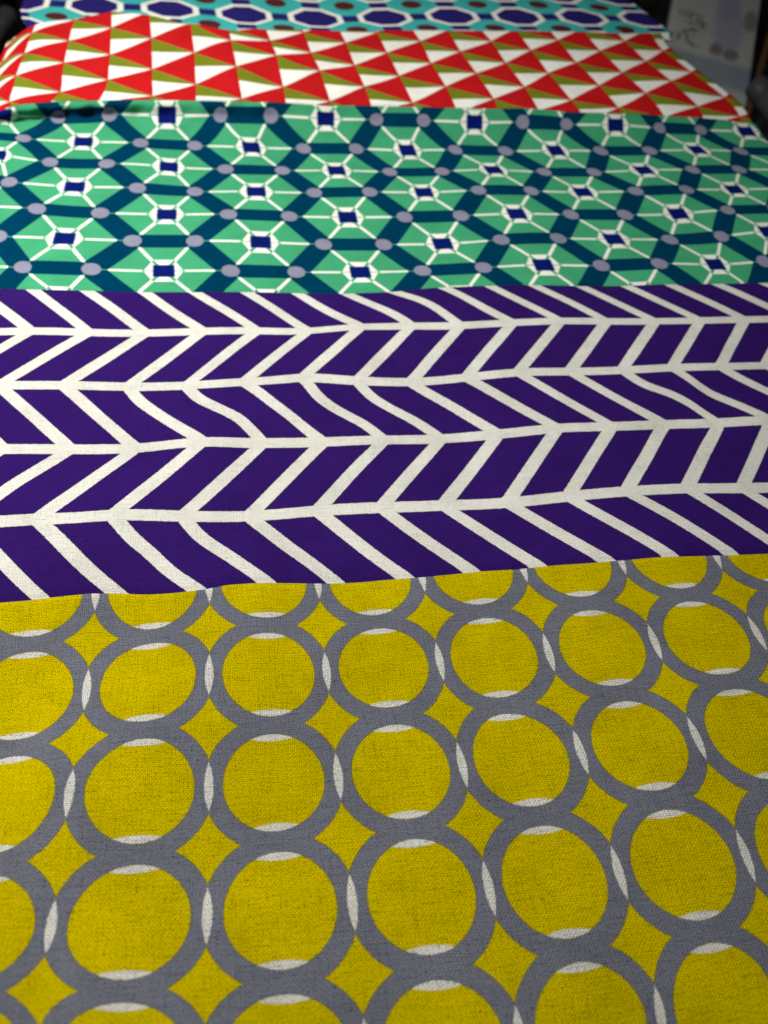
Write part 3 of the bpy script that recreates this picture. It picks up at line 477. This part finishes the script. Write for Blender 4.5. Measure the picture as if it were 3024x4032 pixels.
CTL_R = (
    (0.887,1.000,-0.4011,0.6473,0.0476), (0.887,0.000,-0.3930,0.6062,0.0424), (0.887,-1.000,-0.3850,0.5649,0.0372), (0.887,-2.000,-0.3776,0.5287,0.0285),
    (1.774,1.500,-0.3682,0.6723,0.0555), (1.774,0.500,-0.3598,0.6310,0.0497), (1.774,-0.500,-0.3515,0.5929,0.0429), (1.774,-1.500,-0.3418,0.5517,0.0328),
    (2.661,1.000,-0.3264,0.6544,0.0577), (2.661,0.000,-0.3152,0.6117,0.0481), (2.661,-1.000,-0.3063,0.5738,0.0395), (3.548,0.500,-0.2847,0.6408,0.0565),
    (3.548,-0.500,-0.2722,0.5951,0.0454), (3.548,-1.500,-0.2645,0.5632,0.0342), (4.435,1.000,-0.2550,0.6702,0.0640), (4.435,0.000,-0.2420,0.6287,0.0521),
    (4.435,-1.000,-0.2297,0.5812,0.0415), (5.322,1.500,-0.2193,0.6735,0.0629), (5.322,0.500,-0.2138,0.6567,0.0575), (5.322,-0.500,-0.2004,0.6159,0.0486),
    (5.322,-1.500,-0.1880,0.5768,0.0353), (6.209,1.000,-0.1792,0.6711,0.0572), (6.209,0.000,-0.1694,0.6486,0.0519), (6.209,-1.000,-0.1544,0.5980,0.0421),
    (7.096,0.500,-0.1392,0.6660,0.0524), (7.096,-0.500,-0.1261,0.6336,0.0476), (7.096,-1.500,-0.1115,0.5957,0.0350), (7.983,1.000,-0.1098,0.6987,0.0551),
    (7.983,0.000,-0.0962,0.6569,0.0489), (7.983,-1.000,-0.0829,0.6222,0.0420), (8.870,1.500,-0.0827,0.7323,0.0579), (8.870,0.500,-0.0683,0.6937,0.0517),
    (8.870,-0.500,-0.0529,0.6508,0.0455), (8.870,-1.500,-0.0371,0.6164,0.0349), (9.758,1.000,-0.0376,0.7296,0.0553), (9.758,0.000,-0.0242,0.6862,0.0490),
    (9.758,-1.000,-0.0078,0.6484,0.0416), (10.645,0.500,0.0036,0.7211,0.0527), (10.645,-0.500,0.0208,0.6820,0.0461), (10.645,-1.500,0.0388,0.6450,0.0370),
    (11.532,1.000,0.0343,0.7518,0.0567), (11.532,0.000,0.0498,0.7129,0.0496), (11.532,-1.000,0.0684,0.6736,0.0417), (12.419,0.500,0.0759,0.7460,0.0539),
    (12.419,-0.500,0.0929,0.7059,0.0464), (12.419,-1.500,0.1146,0.6660,0.0370), (13.306,1.000,0.1048,0.7776,0.0581), (13.306,0.000,0.1229,0.7373,0.0501),
    (13.306,-1.000,0.1440,0.6992,0.0428), (14.193,0.500,0.1505,0.7733,0.0540), (14.193,-0.500,0.1706,0.7330,0.0471), (14.193,-1.500,0.1920,0.7015,0.0398),
    (15.080,1.000,0.1794,0.8061,0.0569), (15.080,0.000,0.1991,0.7691,0.0500), (15.080,-1.000,0.2219,0.7346,0.0437), (15.080,-2.000,0.2469,0.7019,0.0330),
    (15.967,0.500,0.2227,0.8054,0.0525), (15.967,-0.500,0.2480,0.7664,0.0457), (15.967,-1.500,0.2798,0.7325,0.0353), (0.887,0.500,-0.3974,0.6275,0.0450),
    (0.887,-0.500,-0.3890,0.5856,0.0400), (0.887,-1.500,-0.3808,0.5459,0.0334), (1.774,1.000,-0.3637,0.6508,0.0531), (1.774,0.000,-0.3560,0.6128,0.0463),
    (1.774,-1.000,-0.3460,0.5709,0.0386), (2.661,0.500,-0.3208,0.6330,0.0532), (2.661,-0.500,-0.3107,0.5926,0.0442), (3.548,0.000,-0.2790,0.6198,0.0506),
    (3.548,-1.000,-0.2677,0.5772,0.0407), (4.435,0.500,-0.2485,0.6494,0.0583), (4.435,-0.500,-0.2356,0.6040,0.0473), (5.322,1.000,-0.2166,0.6656,0.0605),
    (5.322,0.000,-0.2076,0.6388,0.0526), (5.322,-1.000,-0.1933,0.5925,0.0435), (6.209,0.500,-0.1745,0.6613,0.0545), (6.209,-0.500,-0.1615,0.6214,0.0478),
    (7.096,0.000,-0.1327,0.6507,0.0501), (7.096,-1.000,-0.1183,0.6114,0.0426), (7.983,0.500,-0.1031,0.6793,0.0518), (7.983,-0.500,-0.0894,0.6387,0.0460),
    (8.870,1.000,-0.0755,0.7141,0.0549), (8.870,0.000,-0.0605,0.6723,0.0489), (8.870,-1.000,-0.0449,0.6323,0.0409), (9.758,0.500,-0.0308,0.7089,0.0522),
    (9.758,-0.500,-0.0159,0.6668,0.0457), (10.645,0.000,0.0123,0.7019,0.0496), (10.645,-1.000,0.0298,0.6630,0.0420), (11.532,0.500,0.0421,0.7333,0.0532),
    (11.532,-0.500,0.0592,0.6933,0.0459), (12.419,0.000,0.0846,0.7268,0.0502), (12.419,-1.000,0.1038,0.6855,0.0421), (13.306,0.500,0.1141,0.7590,0.0540),
    (13.306,-0.500,0.1336,0.7185,0.0467), (14.193,0.000,0.1609,0.7544,0.0505), (14.193,-1.000,0.1812,0.7168,0.0439), (15.080,0.500,0.1897,0.7896,0.0533),
    (15.080,-0.500,0.2106,0.7521,0.0472), (15.080,-1.500,0.2343,0.7178,0.0388), (15.967,0.000,0.2357,0.7869,0.0492), (15.967,-1.000,0.2636,0.7484,0.0411),
    (0.000,1.500,-0.4205,0.6447,0.0403), (0.000,1.000,-0.4163,0.6211,0.0378), (0.000,0.500,-0.4121,0.5993,0.0357), (0.000,0.000,-0.4083,0.5823,0.0340),
    (0.000,-0.500,-0.4050,0.5671,0.0321), (0.000,-1.000,-0.4021,0.5543,0.0299), (0.000,-1.500,-0.3997,0.5429,0.0274), (0.000,-2.500,-0.3940,0.5197,0.0218),
    (0.296,-2.529,-0.3808,0.5139,0.0252), (0.793,-2.281,-0.3755,0.5230,0.0267), (1.251,-2.131,-0.3653,0.5306,0.0277), (1.820,-2.009,-0.3445,0.5397,0.0286),
    (2.240,-1.937,-0.3265,0.5454,0.0292), (2.794,-1.870,-0.3018,0.5514,0.0301), (3.612,-1.733,-0.2638,0.5598,0.0320), (4.578,-1.673,-0.2207,0.5678,0.0333),
    (5.570,-1.659,-0.1773,0.5769,0.0336), (6.581,-1.678,-0.1332,0.5870,0.0332), (7.635,-1.668,-0.0884,0.5985,0.0331), (8.712,-1.702,-0.0424,0.6101,0.0330),
    (9.785,-1.797,0.0045,0.6217,0.0330), (11.009,-1.864,0.0584,0.6363,0.0333), (11.949,-2.038,0.1018,0.6453,0.0327), (13.024,-2.215,0.1523,0.6581,0.0319),
    (14.119,-2.416,0.2046,0.6720,0.0303), (14.970,-2.558,0.2450,0.6833,0.0289), (15.545,-2.699,0.2722,0.6892,0.0276), (16.179,-2.925,0.3015,0.6917,0.0262),
    (0.211,-2.624,-0.3798,0.5113,0.0246), (0.097,-2.756,-0.3784,0.5074,0.0237), (1.200,-2.247,-0.3646,0.5283,0.0269), (1.073,-2.413,-0.3635,0.5248,0.0258),
    (2.271,-2.064,-0.3260,0.5434,0.0283), (2.254,-2.248,-0.3252,0.5402,0.0269), (3.642,-1.856,-0.2634,0.5581,0.0309), (3.668,-2.043,-0.2629,0.5556,0.0293),
    (5.577,-1.773,-0.1770,0.5754,0.0324), (5.585,-1.951,-0.1767,0.5731,0.0307), (7.633,-1.783,-0.0881,0.5965,0.0320), (7.628,-1.967,-0.0877,0.5935,0.0305),
    (9.771,-1.906,0.0047,0.6190,0.0321), (9.748,-2.084,0.0050,0.6150,0.0309), (11.924,-2.153,0.1017,0.6422,0.0319), (11.892,-2.330,0.1017,0.6376,0.0307),
    (14.104,-2.525,0.2043,0.6687,0.0296), (14.086,-2.693,0.2039,0.6637,0.0284), (15.533,-2.810,0.2715,0.6851,0.0270), (15.518,-2.981,0.2705,0.6788,0.0262),
    (0.808,1.438,-0.4063,0.6635,0.0493), (1.748,1.548,-0.3699,0.6744,0.0555), (2.660,1.738,-0.3375,0.6910,0.0611), (3.613,1.334,-0.2947,0.6814,0.0640),
    (4.431,1.012,-0.2549,0.6694,0.0639), (5.919,1.583,-0.1971,0.6826,0.0625), (7.140,1.619,-0.1513,0.7037,0.0606), (8.999,1.555,-0.0788,0.7375,0.0584),
    (11.528,1.447,0.0246,0.7711,0.0602), (14.179,1.365,0.1343,0.8065,0.0614), (16.253,1.316,0.2258,0.8484,0.0586),
)
CTL_B = (
    (0.000,0.000,-0.2966,0.7465,0.0550), (1.000,0.000,-0.2186,0.7400,0.0581), (2.000,0.000,-0.1473,0.7527,0.0589), (3.000,0.000,-0.0786,0.7802,0.0602),
    (4.000,0.000,-0.0083,0.8100,0.0616), (5.000,0.000,0.0635,0.8323,0.0627), (6.000,0.000,0.1381,0.8607,0.0627), (7.000,0.000,0.2118,0.8921,0.0609),
    (0.500,-0.491,-0.2479,0.7126,0.0554), (1.500,-0.491,-0.1750,0.7189,0.0573), (2.500,-0.491,-0.1037,0.7382,0.0582), (3.500,-0.491,-0.0331,0.7664,0.0595),
    (4.500,-0.491,0.0379,0.7902,0.0606), (5.500,-0.491,0.1098,0.8131,0.0616), (6.500,-0.491,0.1839,0.8460,0.0597), (1.500,0.491,-0.1956,0.7894,0.0607),
    (2.500,0.491,-0.1241,0.8039,0.0614), (3.500,0.491,-0.0537,0.8331,0.0628), (4.500,0.491,0.0194,0.8600,0.0640), (5.500,0.491,0.0887,0.8828,0.0651),
    (6.500,0.491,0.1614,0.9065,0.0640), (-1.500,-0.491,-0.4047,0.7146,0.0459), (-2.231,-1.298,-0.4265,0.6652,0.0404), (-1.880,-0.460,-0.4348,0.7186,0.0440),
    (-1.825,0.049,-0.4408,0.7547,0.0463), (-1.902,-0.970,-0.4168,0.6855,0.0428), (-1.253,-0.621,-0.3804,0.7055,0.0469), (-0.736,-0.237,-0.3496,0.7301,0.0507),
)
RED_EDGE = ((0.30,-2.53), (0.79,-2.28), (1.25,-2.13), (1.82,-2.01), (2.24,-1.94), (2.79,-1.87), (3.61,-1.73), (4.58,-1.67), (5.57,-1.66), (6.58,-1.68), (7.63,-1.67), (8.71,-1.70), (9.79,-1.80), (11.01,-1.86), (11.95,-2.04), (13.02,-2.21), (14.12,-2.42), (14.97,-2.56), (15.54,-2.70), (16.18,-2.93))
PO_BL = (0.312, 1.129, -0.068)
PO_BR = (0.447, 1.113, -0.083)
PO_UP = (0.389, 1.397, 0.05)
ROD_A = (0.431, 1.055, -0.083)
ROD_B = (0.489, 1.266, 0.035)
TOR_A = (0.409, 1.013, -0.027)
TOR_B = (0.44, 0.947, -0.047)
Y_EDGE = ((-0.77,-0.040), (-0.53,-0.041), (-0.28,-0.031), (-0.03,-0.023), (0.23,-0.034), (0.49,-0.055), (0.72,-0.060), (0.97,-0.048), (1.18,-0.018), (1.41,-0.012), (1.76,-0.021), (2.24,-0.029), (2.61,-0.026), (3.10,-0.030), (3.59,-0.033), (3.90,-0.040), (4.36,-0.026), (4.89,-0.026), (5.41,-0.027), (5.95,-0.031), (6.50,-0.053))
P_LOW = ((1.56,-5.989), (2.00,-5.968), (2.42,-5.939), (2.83,-5.933), (3.22,-5.967), (3.60,-6.002), (3.91,-5.992), (4.27,-5.959), (4.59,-5.920), (4.94,-5.928), (5.50,-5.954), (6.25,-5.957), (6.78,-5.941), (7.51,-5.921), (8.27,-5.912), (8.75,-5.938), (9.43,-5.941), (10.18,-5.946), (10.97,-5.951), (11.80,-5.955), (12.78,-5.960))
P_EDGE = ((0.55,1.411), (0.99,1.375), (1.95,1.366), (2.83,1.359), (3.79,1.370), (5.29,1.367), (6.30,1.345), (7.06,1.354), (7.86,1.354), (8.64,1.365), (9.44,1.339), (10.69,1.371), (12.19,1.371), (13.91,1.384), (15.29,1.342), (16.22,1.349))
G_LOW = ((-0.80,-0.214), (-0.67,-0.221), (-0.42,-0.215), (-0.18,-0.215), (0.06,-0.215), (0.44,-0.215), (0.69,-0.222), (0.89,-0.226), (1.08,-0.222), (1.28,-0.203), (1.49,-0.199), (1.79,-0.197), (2.18,-0.213), (2.61,-0.214), (2.99,-0.212), (3.27,-0.199))
G_EDGE = ((-1.02,1.764), (-0.96,1.815), (-0.87,1.845), (-0.69,1.860), (-0.55,1.858), (-0.35,1.846), (-0.08,1.840), (0.23,1.837), (0.56,1.831), (0.88,1.838), (1.20,1.853), (1.54,1.852), (1.89,1.849), (2.28,1.848), (2.60,1.848), (2.97,1.851), (3.35,1.859), (3.67,1.869), (3.87,1.862), (4.07,1.831))
BLUE_EDGE = ((-1.90,-0.97), (-1.29,-0.63), (-0.77,-0.24), (-0.23,-0.30), (0.23,-0.62), (1.08,-0.65), (1.77,-0.62), (2.82,-0.64), (4.29,-0.67), (5.82,-0.66), (7.03,-0.66))
RED_TOP = ((0.81,1.44), (1.75,1.55), (2.66,1.74), (3.61,1.33), (4.43,1.01), (5.92,1.58), (7.14,1.62), (9.00,1.56), (11.53,1.45), (14.18,1.37), (16.25,1.32))
BLUE_PLANE = (0.04855, 0.02308, 0.01340)

# ------------------------------------------------------------------ the cloths
def interp(tab):
    a = np.array(tab, float)
    return lambda u: float(np.interp(u, a[:, 0], a[:, 1]))
def const(c): return lambda u: c

mat_y = cloth_material('print_circles', pat_circles, .05, .9, .72, .9, 1.)
mat_p = cloth_material('print_herringbone', pat_herringbone, .0335, .9, .56, .9, .9)
mat_g = cloth_material('print_hexagons', pat_hexagons, .1373, .7, .22, .2, .5)
mat_r = cloth_material('print_triangles', pat_triangles, .0435, .5, .06, .2, .3)
mat_b = cloth_material('print_octagons', pat_octagons, .073, .5, .06, .2, .3)

zb = lambda x, y: BLUE_PLANE[0] + BLUE_PLANE[1]*x + BLUE_PLANE[2]*y


G_CLOTH = 'printed cotton cloths laid overlapping'
y_edge = interp(Y_EDGE)
cloth_y = cloth('circle_print_cloth', CTL_Y, -2.3, 8.4, const(-5.3), y_edge, 220, 125, mat_y)
tag(cloth_y, 'mustard yellow cloth printed with grey rings and white slivers', 'cloth', G_CLOTH)

p_lo, p_edge = interp(P_LOW), interp(P_EDGE)
cloth_p = cloth('herringbone_print_cloth', CTL_P, -1.2, 17.0, lambda u: p_lo(u) - .40, p_edge, 240, 150, mat_p,
                dip=(p_lo, .10, .0008))
tag(cloth_p, 'deep purple cloth with off-white herringbone stripes, next to the yellow ringed cloth', 'cloth', G_CLOTH)

g_lo, g_edge = interp(G_LOW), interp(G_EDGE)
cloth_g = cloth('hexagon_print_cloth', CTL_G, -1.25, 4.10, lambda u: g_lo(u) - .05, g_edge, 240, 190, mat_g,
                dip=(g_lo, .025, .0008))
tag(cloth_g, 'green and dark teal cloth printed with hexagons and blue squares', 'cloth', G_CLOTH)

r_lo, r_edge = interp(RED_EDGE), interp(((-.2, 1.62), (.3, 1.58)) + RED_TOP)
cloth_r = cloth('triangle_print_cloth', CTL_R, -.25, 16.22, lambda u: r_lo(u) - .05, r_edge, 260, 100, mat_r,
                dip=(r_lo, .06, .0018))
tag(cloth_r, 'red cloth printed with white and olive green triangles, humped into a soft fold', 'cloth', G_CLOTH)

b_lo = interp(BLUE_EDGE)
cloth_b = cloth('octagon_print_cloth', CTL_B, -2.0, 7.2, lambda u: b_lo(u) - .12, const(2.2), 160, 90, mat_b, dip=(b_lo, .05, .005))
for v in cloth_b.data.vertices: v.co.z -= .0008
tag(cloth_b, 'turquoise cloth with navy octagons outlined in white and maroon dots', 'cloth', G_CLOTH)

# ------------------------------------------------------------------ the bolster board they lie on, and the table
def mesh_obj(name, bm, mat, parent=None, smooth=False):
    me = bpy.data.meshes.new(name); bm.to_mesh(me); bm.free()
    if smooth: me.polygons.foreach_set('use_smooth', np.ones(len(me.polygons), bool))
    me.materials.append(mat)
    o = bpy.data.objects.new(name, me); COL.objects.link(o)
    if parent: o.parent = parent
    return o
TABLE_Z = -.115
dark = plain('dark_table', (.030, .028, .027), .75, 9., .6)
bm = bmesh.new(); bmesh.ops.create_grid(bm, x_segments=1, y_segments=1, size=3.0)
for v in bm.verts: v.co.z = TABLE_Z; v.co.y += 1.0
tag(mesh_obj('tabletop', bm, dark), kind='structure')

board = plain('board_padding', (.09, .088, .085), .9, 300., .3)
rows = ((-.19, -.016), (0, -.016), (.10, -.013), (.2, -.010), (.33, -.006), (.46, -.002), (.54, .000), (.60, .004), (.66, .008), (.74, .016), (.82, .024), (.95, .032), (1.12, .036))
left = interp(((-.2, -.30), (.4, -.37), (.55, -.37), (1.12, -.34)))
right = interp(((-.2, .30), (.1, .33), (.50, .33), (.66, .285), (.835, .20), (1.12, .07)))
bm = bmesh.new(); tops = []
for y, z in rows:
    tops.append([bm.verts.new((left(y) + (right(y) - left(y))*k/8, y, z)) for k in range(9)])
low = [[bm.verts.new((v.co.x, v.co.y, TABLE_Z)) for v in r] for r in tops]
for a in range(len(rows) - 1):
    for k in range(8):
        bm.faces.new((tops[a][k], tops[a][k+1], tops[a+1][k+1], tops[a+1][k]))
        bm.faces.new((low[a][k], low[a+1][k], low[a+1][k+1], low[a][k+1]))
    bm.faces.new((tops[a][0], tops[a+1][0], low[a+1][0], low[a][0]))
    bm.faces.new((tops[a+1][8], tops[a][8], low[a][8], low[a+1][8]))
for k in range(8):
    bm.faces.new((tops[0][k+1], tops[0][k], low[0][k], low[0][k+1]))
    bm.faces.new((tops[-1][k], tops[-1][k+1], low[-1][k+1], low[-1][k]))
tag(mesh_obj('display_board', bm, board), kind='structure')

# ------------------------------------------------------------------ things lying behind
def frame(o, bl, br, up):
    """stand an object's x axis along bl->br and its y axis towards up"""
    x = (Vector(br) - Vector(bl)); w = x.length; x.normalize()
    y = Vector(up) - Vector(bl); y -= x*y.dot(x); h = y.length; y.normalize()
    z = x.cross(y)
    o.matrix_world = Matrix(((x.x, y.x, z.x, bl[0]), (x.y, y.y, z.y, bl[1]), (x.z, y.z, z.z, bl[2]), (0, 0, 0, 1)))
    return w, h
def rounded(bm, dims, origin, bev, seg=3):
    r = bmesh.ops.create_cube(bm, size=1.0)
    for v in r['verts']:
        v.co = Vector(((v.co.x + .5)*dims[0] + origin[0], (v.co.y + .5)*dims[1] + origin[1], (v.co.z + .5)*dims[2] + origin[2]))
    es = list({e for v in r['verts'] for e in v.link_edges})
    bmesh.ops.bevel(bm, geom=es, offset=bev, segments=seg, affect='EDGES', profile=.6)

pouch = bpy.data.objects.new('printed_pouch', None); COL.objects.link(pouch)
PW, PHT = frame(pouch, PO_BL, PO_BR, PO_UP)
tag(pouch, 'pale printed pouch with lavender figure and blue-grey bottom band, leaning behind the cloths', 'pouch')
m, b = new_mat('pouch_print')
tc = E.nt.nodes.new('ShaderNodeTexCoord'); sp = E.nt.nodes.new('ShaderNodeSeparateXYZ'); E.nt.links.new(tc.outputs['Object'], sp.inputs[0])
X, Yy = E(sp.outputs[0])/PW, E(sp.outputs[1])/PHT
wob = noise(tc.outputs['Object'], 60, 3, .6) - .5
X2, Y2 = X + wob*.10, Yy + wob*.05
def blob(cx, cy, rx, ry, soft=.25): return inside(hyp((X2 - cx)/rx, (Y2 - cy)/ry) - 1, soft)
c = rgb((.42, .42, .40))
c = mixc(inside(ab(Y2 - .165) - .085, .02)*.85, c, rgb((.20, .24, .30)))
c = mixc(blob(.66, .48, .17, .19)*.75, c, rgb((.28, .28, .37)))
c = mixc(blob(.62, .66, .13, .12)*.75, c, rgb((.28, .27, .37)))
c = mixc(blob(.56, .32, .07, .045)*.7, c, rgb((.10, .07, .09)))
c = mixc(blob(.74, .31, .08, .04)*.7, c, rgb((.11, .07, .08)))
c = mixc(blob(.90, .58, .08, .075)*.7, c, rgb((.12, .12, .12)))
txt = ramp(noise(tc.outputs['Object'], 150, 2, .6), .47, .55)
for cx, cy, rx, ry in ((.26, .52, .11, .035), (.30, .45, .13, .045), (.24, .385, .10, .03), (.12, .50, .05, .03), (.14, .345, .12, .025), (.28, .31, .08, .02)):
    c = mixc(blob(cx, cy, rx, ry)*txt*.8, c, rgb((.07, .075, .07)))
E.nt.links.new(c, b.inputs['Base Color']); b.inputs['Roughness'].default_value = .55
bm = bmesh.new(); rounded(bm, (PW, PHT, .022), (0, 0, -.022), .006)
mesh_obj('bag', bm, m, pouch, True)
bm = bmesh.new(); rounded(bm, (PW*1.02, .012, .010), (-.01*PW, PHT - .004, -.016), .003)
mesh_obj('seal', bm, plain('seal_film', (.22, .22, .22), .4), pouch, True)

def tube(name, a, b_, r, mat, rings=((0, 1), (1, 1)), seg=20, parent=None):
    a, b_ = Vector(a), Vector(b_); ax = b_ - a; L = ax.length
    q = ax.to_track_quat('Z', 'Y')
    bm = bmesh.new(); prev = None
    for t, k in rings:
        ring = [bm.verts.new(a + q @ Vector((math.cos(2*math.pi*i/seg)*r*k, math.sin(2*math.pi*i/seg)*r*k, L*t))) for i in range(seg)]
        if prev:
            for i in range(seg): bm.faces.new((prev[i], prev[(i+1) % seg], ring[(i+1) % seg], ring[i]))
        else: bm.faces.new(list(reversed(ring)))
        prev = ring
    bm.faces.new(prev)
    return mesh_obj(name, bm, mat, parent, True)

wood = plain('amber_wood', (.10, .042, .009), .5, 60., .5)
rod = tube('wooden_dowel', ROD_A, ROD_B, .0048, wood, ((0, .7), (.01, 1), (.99, 1), (1, .7)))
tag(rod, 'amber wooden dowel standing along the edge of the pale pouch', 'dowel')

black = plain('black_fabric', (.008, .008, .008), .8, 40., .4)
brown = plain('dark_brown_box', (.018, .011, .007), .8, 30., .5)
umber = plain('umber_fabric', (.026, .022, .020), .9, 60., .6)
steel = plain('grey_plastic', (.06, .06, .068), .5, 20., .3)

def lump(name, centre, dims, mat, seed, label, cat, rot=0.):
    """a soft, slumped bundle"""
    rg = random.Random(seed)
    bm = bmesh.new(); bmesh.ops.create_icosphere(bm, subdivisions=4, radius=1.0)
    ph = [(rg.uniform(1.5, 4.5), rg.uniform(0, 6.28), Vector((rg.uniform(-1, 1), rg.uniform(-1, 1), rg.uniform(-1, 1))).normalized()) for _ in range(9)]
    for v in bm.verts:
        n = v.co.copy()
        s = 1 + sum(.045*math.sin(f*4*n.dot(d) + p) for f, p, d in ph)
        e = Vector([math.copysign(abs(c)**.55, c) for c in n])*s
        v.co = Vector((e.x*dims[0]/2, e.y*dims[1]/2, max(e.z*dims[2]/2, -dims[2]/2)))
    o = mesh_obj(name, bm, mat, None, True)
    o.location = (centre[0], centre[1], TABLE_Z + dims[2]/2 + .001); o.rotation_euler.z = rot
    tag(o, label, cat)
    return o
lump('dark_bag', (.47, 1.62, 0), (.30, .16, .11), umber, 3, 'soft dark umber bag slumped behind the turquoise cloth', 'bag', .3)
lump('black_bundle', (.62, 1.13, 0), (.20, .15, .10), black, 5, 'black bundle of cloth lying next to the amber dowel', 'bundle', .4)
lump('brown_bundle', (-.70, 1.24, 0), (.16, .18, .10), brown, 7, 'dark brown bundle lying past the left hem of the blue cloth', 'bundle', .2)
lump('grey_bundle', (-.71, 1.03, 0), (.15, .24, .075), plain('grey_knit', (.085, .088, .09), .9, 50., .7), 9, 'grey knitted bundle on the dark tabletop beside the red cloth', 'bundle', .1)
torch = tube('grey_cylinder', TOR_A, TOR_B, .015, steel, ((0, .8), (.03, 1), (.30, 1), (.31, .92), (.34, .92), (.35, 1), (.97, 1), (1, .85)))
tag(torch, 'short grey plastic cylinder lying against the black bundle', 'cylinder')
